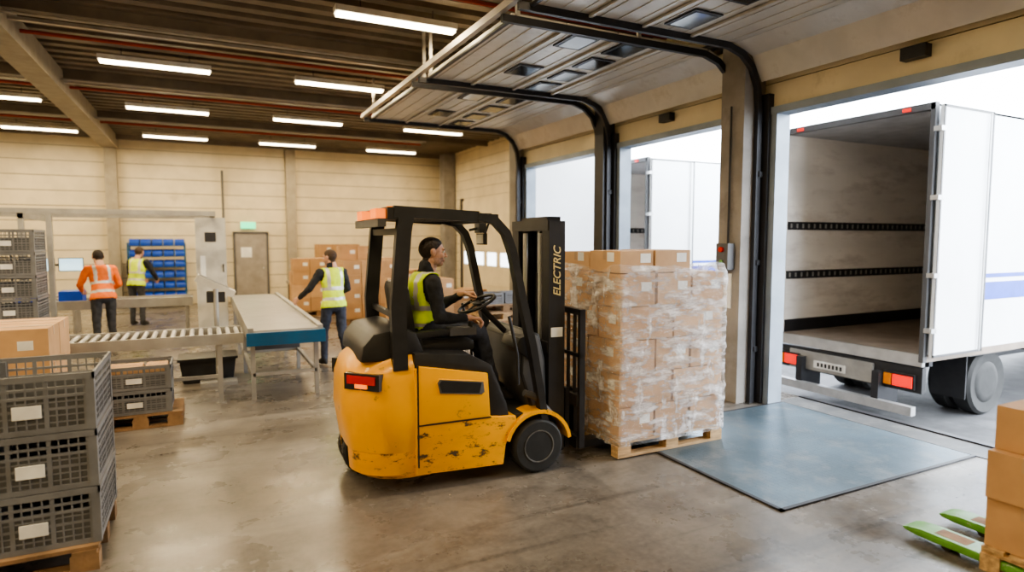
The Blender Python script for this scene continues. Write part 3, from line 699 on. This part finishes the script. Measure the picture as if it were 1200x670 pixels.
# ------------------------------------------------------------ people
def blob(prims,voxel,it=3,fac=.5):
    b=MB()
    for p in prims:
        if p[0]=='c':
            _,a,c,r0,r1=p; a,c=V(a),V(c)
            b.ell(a,(r0,)*3,mSkin,None,14); b.ell(c,(r1,)*3,mSkin,None,14)
            if (a-c).length>1e-4: b.cyl(a,c,r0,mSkin,14,r1)
        else:
            _,c,r,R=p; b.ell(c,r,mSkin,R,18)
    me=b.mesh('tmp'); o=bpy.data.objects.new('tmp',me); scene.collection.objects.link(o)
    m=o.modifiers.new('r','REMESH'); m.mode='VOXEL'; m.voxel_size=voxel
    if it: s=o.modifiers.new('s','SMOOTH'); s.iterations=it; s.factor=fac
    dg=bpy.context.evaluated_depsgraph_get(); out=bpy.data.meshes.new_from_object(o.evaluated_get(dg))
    bpy.data.objects.remove(o); bpy.data.meshes.remove(me); out.materials.clear(); return out
def segd(p,a,b):
    ab=b-a; t=(p-a).dot(ab)/max(ab.length_squared,1e-9); tc=min(1,max(0,t)); return (p-(a+ab*tc)).length,t
def head_mesh(hairm):
    pr=[('e',(-.015,0,.03),(.10,.078,.092),None),('e',(.022,0,-.02),(.070,.064,.092),None),('e',(.048,0,-.088),(.040,.040,.030),None),
        ('c',(.09,0,.012),(.112,0,-.028),.008,.012),('e',(.10,.012,-.031),(.011,.009,.009),None),('e',(.10,-.012,-.031),(.011,.009,.009),None),
        ('c',(.082,-.032,.03),(.082,.032,.03),.012,.012),('c',(.088,-.018,-.057),(.088,.018,-.057),.008,.008),('c',(.087,-.015,-.068),(.087,.015,-.068),.008,.008),
        ('c',(-.02,0,-.07),(-.035,0,-.16),.060,.064)]
    for s_ in (-1,1):
        pr+=[('e',(.062,s_*.034,-.02),(.026,.024,.026),None),('e',(.01,s_*.044,-.065),(.05,.022,.036),None),('e',(-.008,s_*.081,-.003),(.021,.010,.032),None)]
    me=blob(pr,.0055,2,.4)
    for m in (mSkin,hairm,mLip,mStub): me.materials.append(m)
    def t(x):
        if x<-.05: return -.075
        if x<.0: return -.075+(x+.05)/.05*.085
        if x<.07: return .01+x/.07*.065
        return .075
    me.update()
    nr=[v.normal.copy() for v in me.vertices]
    for v,n in zip(me.vertices,nr):
        h=v.co.z-t(v.co.x)
        if h>0: v.co+=n*min(1,h/.018)*(.006+.003*noise.noise(v.co*60))
    for p in me.polygons:
        c=p.center
        if c.z-t(c.x)>.002 and not (abs(c.y)>.084 and c.z<.04): p.material_index=1
        elif c.x>.088 and abs(c.z+.062)<.011 and abs(c.y)<.024: p.material_index=2
        elif c.x>.0 and -.125<c.z<-.042 and not(c.x>.095 and c.z>-.045): p.material_index=3
    return me
def hand(wrist,d,palm,side,curl,spread=.06,name='hand',parent=None,scale=1.0,thumb=.5):
    x=V(d).normalized(); z=-V(palm).normalized(); z=(z-x*z.dot(x)).normalized(); y=z.cross(x); sy=1 if side=='R' else -1
    def W(p): return V(wrist)+(x*p[0]+y*(p[1]*sy)+z*p[2])*scale
    pr=[]; ks=[.034,.0115,-.011,-.032]; kx=[.088,.092,.088,.080]; L=[.9,1.0,.93,.74]
    pr.append(('c',W((-.03,0,0)),W((.01,0,0)),.028*scale,.025*scale))
    for i in range(4):
        k=(kx[i],ks[i],0); pr.append(('c',W((.012,ks[i]*.55,0)),W(k),.0145*scale,.0118*scale))
        p=V(k); a=0
        for j,(l,r0,r1) in enumerate(((.043,.0105,.0092),(.026,.0092,.0082),(.021,.0082,.0068))):
            a-=rad(curl[j]*(1+.06*i)); dirv=V((math.cos(a),(1.5-i)*spread*math.cos(a),math.sin(a))).normalized(); q=p+dirv*l*L[i]
            pr.append(('c',W(p),W(q),r0*scale,r1*scale)); p=q
    t0=V((.018,.018,-.004)); t1=V((.050,.046,-.016)); t2=t1+V((.028,.010,-.022*thumb-.004)); t3=t2+V((.022,.0-.006*thumb,-.02*thumb))
    pr+=[('c',W(t0),W(t1),.015*scale,.0125*scale),('c',W(t1),W(t2),.0118*scale,.0105*scale),('c',W(t2),W(t3),.0105*scale,.008*scale)]
    me=blob(pr,.0038,1,.4); me.materials.append(mSkin); return obj(name,me,parent=parent,sharp=180)
def human(name,J,loc,rz,shirt,vest,pants,hairm,head_yaw=0,head_pitch=0,curls=((35,35,20),(35,35,20)),palms=None,dirs=None,hem=-.14):
    E_=empty(name,loc,rz); J={k:V(v) for k,v in J.items()}
    P,N=J['P'],J['N']; sp=(N-P); up=sp.normalized()
    side=(J['SL']-J['SR']).normalized(); side2=(J['HL']-J['HR']).normalized()
    pr=[]
    prof=[(-.12,.155,.11),(0,.168,.118),(.15,.160,.116),(.32,.153,.110),(.5,.162,.115),(.68,.176,.120),(.82,.176,.114),(.93,.135,.092)]
    for i in range(len(prof)-1):
        for q in (0,.5):
            a,c=prof[i],prof[i+1]; t,w,dp=[a[k]+(c[k]-a[k])*q for k in range(3)]
            s_=side2.lerp(side,min(1,max(0,t))).normalized(); s_=(s_-up*s_.dot(up)).normalized(); fw=s_.cross(up)
            R=Matrix((fw,s_,up)).transposed(); pr.append(('e',P+sp*t,(dp,w,.075),R))
    pr.append(('c',N-up*.05,N+(J['H']-N)*.32,.072,.066))
    pr.append(('c',J['SL'],J['SR'],.064,.064))
    segs=[('torso',P,N,.13)]
    for s_ in 'LR':
        S,El,Wr=J['S'+s_],J['E'+s_],J['W'+s_]; Hp,K,A,T=J['H'+s_],J['K'+s_],J['A'+s_],J['T'+s_]
        pr+=[('c',S,El,.067,.053),('c',El,Wr,.051,.036)]
        segs+=[('arm',S+(El-S)*.12,El,.055),('arm',El,Wr,.04)]
        pr+=[('c',Hp,K,.09,.067),('c',K,A,.066,.050)]; mid=K+(A-K)*.3
        pr+=[('e',mid,(.062,.06,.09),None)]
        heel=A+V((0,0,-.045)); ft=(T-A); ft.z=0; ft=ft.normalized()
        pr+=[('c',A,heel-ft*.025,.045,.038),('c',heel-ft*.02,T,.04,.036),('c',A,T,.043,.034)]
        segs+=[('leg',Hp,K,.08),('leg',K,A+(K-A)*.12,.06),('shoe',A,T,.045)]
    me=blob(pr,.0145,4,.5)
    for m in (shirt,pants,mShoe,mSkin): me.materials.append(m)
    me.update(); idx={'torso':0,'arm':0,'leg':1,'shoe':2}; lab=[]
    nr=[v.normal.copy() for v in me.vertices]
    for v,n in zip(me.vertices,nr): v.co+=n*(.009*noise.noise(v.co*15+V((5,1,2)))+.006*noise.noise(v.co*32))
    for p in me.polygons:
        c=p.center; best=min(((segd(c,a,bb)[0]-r),l) for l,a,bb,r in segs); l=best[1]; t=segd(c,P,N)[1]
        lab.append((l,t)); 
        if l=='torso' and t<.06: l='leg'
        p.material_index=idx[l]
    vm=None
    if vest:
        bm=bmesh.new(); mp={}
        def gv(i):
            if i not in mp: mp[i]=bm.verts.new(me.vertices[i].co+nr[i]*.014)
            return mp[i]
        for p,(l,t) in zip(me.polygons,lab):
            if (l=='torso' or (l=='leg' and hem<0)) and hem<t<1.0:
                fc=bm.faces.new([gv(i) for i in p.vertices]); s_=(p.center-P).dot(side)
                st=(.06<t<.15) or (.36<t<.45) or (t>.45 and .075<abs(s_)<.12)
                fc.material_index=1 if st else 0
        vm=bpy.data.meshes.new('vest'); bm.to_mesh(vm); bm.free(); vm.materials.append(vest); vm.materials.append(mRefl)
    obj('body',me,parent=E_,sharp=180)
    if vm:
        o=obj('hivis_vest',vm,parent=E_,sharp=180); sm=o.modifiers.new('s','SMOOTH'); sm.iterations=3; so=o.modifiers.new('t','SOLIDIFY'); so.thickness=.006
    hm=head_mesh(hairm); ho=obj('head',hm,parent=E_,sharp=180); Hm=Matrix.Translation(J['H'])@Matrix.Rotation(head_yaw,4,'Z')@Matrix.Rotation(head_pitch,4,'Y'); ho.matrix_local=Hm
    b=MB()
    for s_ in (-1,1):
        b.ell((.0775,s_*.031,.006),(.013,.014,.0115),mEye,None,14); b.ell((.0885,s_*.031,.006),(.004,.0055,.0055),mIris,None,10)
        b.tube([(.089,s_*.014,.026),(.093,s_*.03,.031),(.084,s_*.048,.027)],.0042,hairm)
        b.tube([(.083,s_*.018,.016),(.088,s_*.031,.0195),(.078,s_*.046,.014)],.0035,mSkin)
    eo=b.done('eyes_and_brows',parent=E_); eo.matrix_local=Hm
    for k,s_ in enumerate('LR'):
        El,Wr=J['E'+s_],J['W'+s_]; d=(Wr-El).normalized()
        dd=V(dirs[k]) if dirs and dirs[k] else d
        pm=palms[k] if palms and palms[k] else (0,(-1 if s_=='L' else 1),0)
        hand(Wr+d*.035,dd,pm,s_,curls[k],name='hand_'+('left' if s_=='L' else 'right'),parent=E_)
    return E_
dj=dict(P=(-.80,0,1.16),N=(-.79,0,1.625),H=(-.715,0,1.79),SL=(-.77,.19,1.555),SR=(-.77,-.19,1.555),
 EL=(-.60,.27,1.31),WL=(-.43,.16,1.41),ER=(-.75,-.28,1.28),WR=(-.535,-.28,1.27),
 HL=(-.76,.095,1.15),HR=(-.76,-.095,1.15),KL=(-.34,.13,1.13),KR=(-.36,-.14,1.12),AL=(-.17,.13,.66),AR=(-.22,-.14,.64),TL=(-.03,.13,.56),TR=(-.08,-.15,.55))
human('forklift_driver',dj,FK,FR,mCloth,mVest,mJean,mHair,head_yaw=rad(-8),head_pitch=rad(2),curls=((60,60,35),(40,45,25)),
 palms=((.3,-.1,-1),(0,0,-1)),dirs=((1,-.25,.1),(1,.05,-.12)),hem=.03)
def stand(lean=0,**kw):
    J=dict(P=(0,0,.95),N=(lean,0,1.475-abs(lean)*.25),H=(lean*1.25+.03,0,1.64-abs(lean)*.35),
     SL=(lean*.95,.19,1.415-abs(lean)*.2),SR=(lean*.95,-.19,1.415-abs(lean)*.2),EL=(.05+lean,.25,1.13),ER=(.05+lean,-.25,1.13),WL=(.25+lean,.22,1.0),WR=(.25+lean,-.22,1.0),
     HL=(0,.1,.92),HR=(0,-.1,.92),KL=(.03,.11,.5),KR=(.02,-.11,.5),AL=(0,.12,.10),AR=(-.02,-.12,.10),TL=(.15,.14,.045),TR=(.13,-.14,.045))
    J.update(kw); return J
human('warehouse_worker',stand(.06,EL=(.12,.32,1.17),WL=(.30,.40,1.03),ER=(.1,-.29,1.14),WR=(.3,-.2,1.03),KL=(.12,.11,.52),AL=(.1,.12,.1),TL=(.25,.13,.045),KR=(0,-.12,.5),AR=(-.14,-.13,.1),TR=(.0,-.14,.045)),
 (1.72,9.4,0),rad(108),mCloth,mVest,mJean,mHairB,head_yaw=rad(30),head_pitch=rad(8))
human('warehouse_worker',stand(.10,EL=(.2,.28,1.13),WL=(.42,.2,1.0),ER=(.2,-.28,1.13),WR=(.42,-.2,1.0)),(-1.35,15.7,0),rad(60),mCloth,mVest,mJeanB,mHairB,head_pitch=rad(15))
human('warehouse_worker',stand(.14,EL=(.22,.28,1.12),WL=(.46,.2,1.02),ER=(.2,-.3,1.12),WR=(.44,-.24,1.0)),(-1.55,12.4,0),rad(112),mVestO,mVestO,mJeanB,mHair,head_pitch=rad(20))
# ------------------------------------------------------------ world, camera
w=bpy.data.worlds.new('World'); scene.world=w; w.use_nodes=True; bg=w.node_tree.nodes['Background']; bg.inputs[0].default_value=(.86,.93,1,1); bg.inputs[1].default_value=15.0
for y0,y1 in doors:
    ld=bpy.data.lights.new('door_portal','AREA'); ld.shape='RECTANGLE'; ld.size=3.3; ld.size_y=y1-y0; ld.cycles.is_portal=True
    lo=bpy.data.objects.new('door_portal',ld); scene.collection.objects.link(lo); lo.location=(XD+.2,(y0+y1)/2,1.7); lo.rotation_euler=(0,rad(90),0)
scene.view_settings.look='AgX - Medium High Contrast'
cam=bpy.data.cameras.new('camera'); co=bpy.data.objects.new('camera',cam); scene.collection.objects.link(co)
cam.lens=21.6; cam.sensor_width=36; co.location=(0,0,1.9); co.rotation_euler=(rad(90-4.37),0,rad(-26.6)); cam.clip_end=300
cam.dof.use_dof=True; cam.dof.focus_distance=5.2; cam.dof.aperture_fstop=.9
scene.camera=co
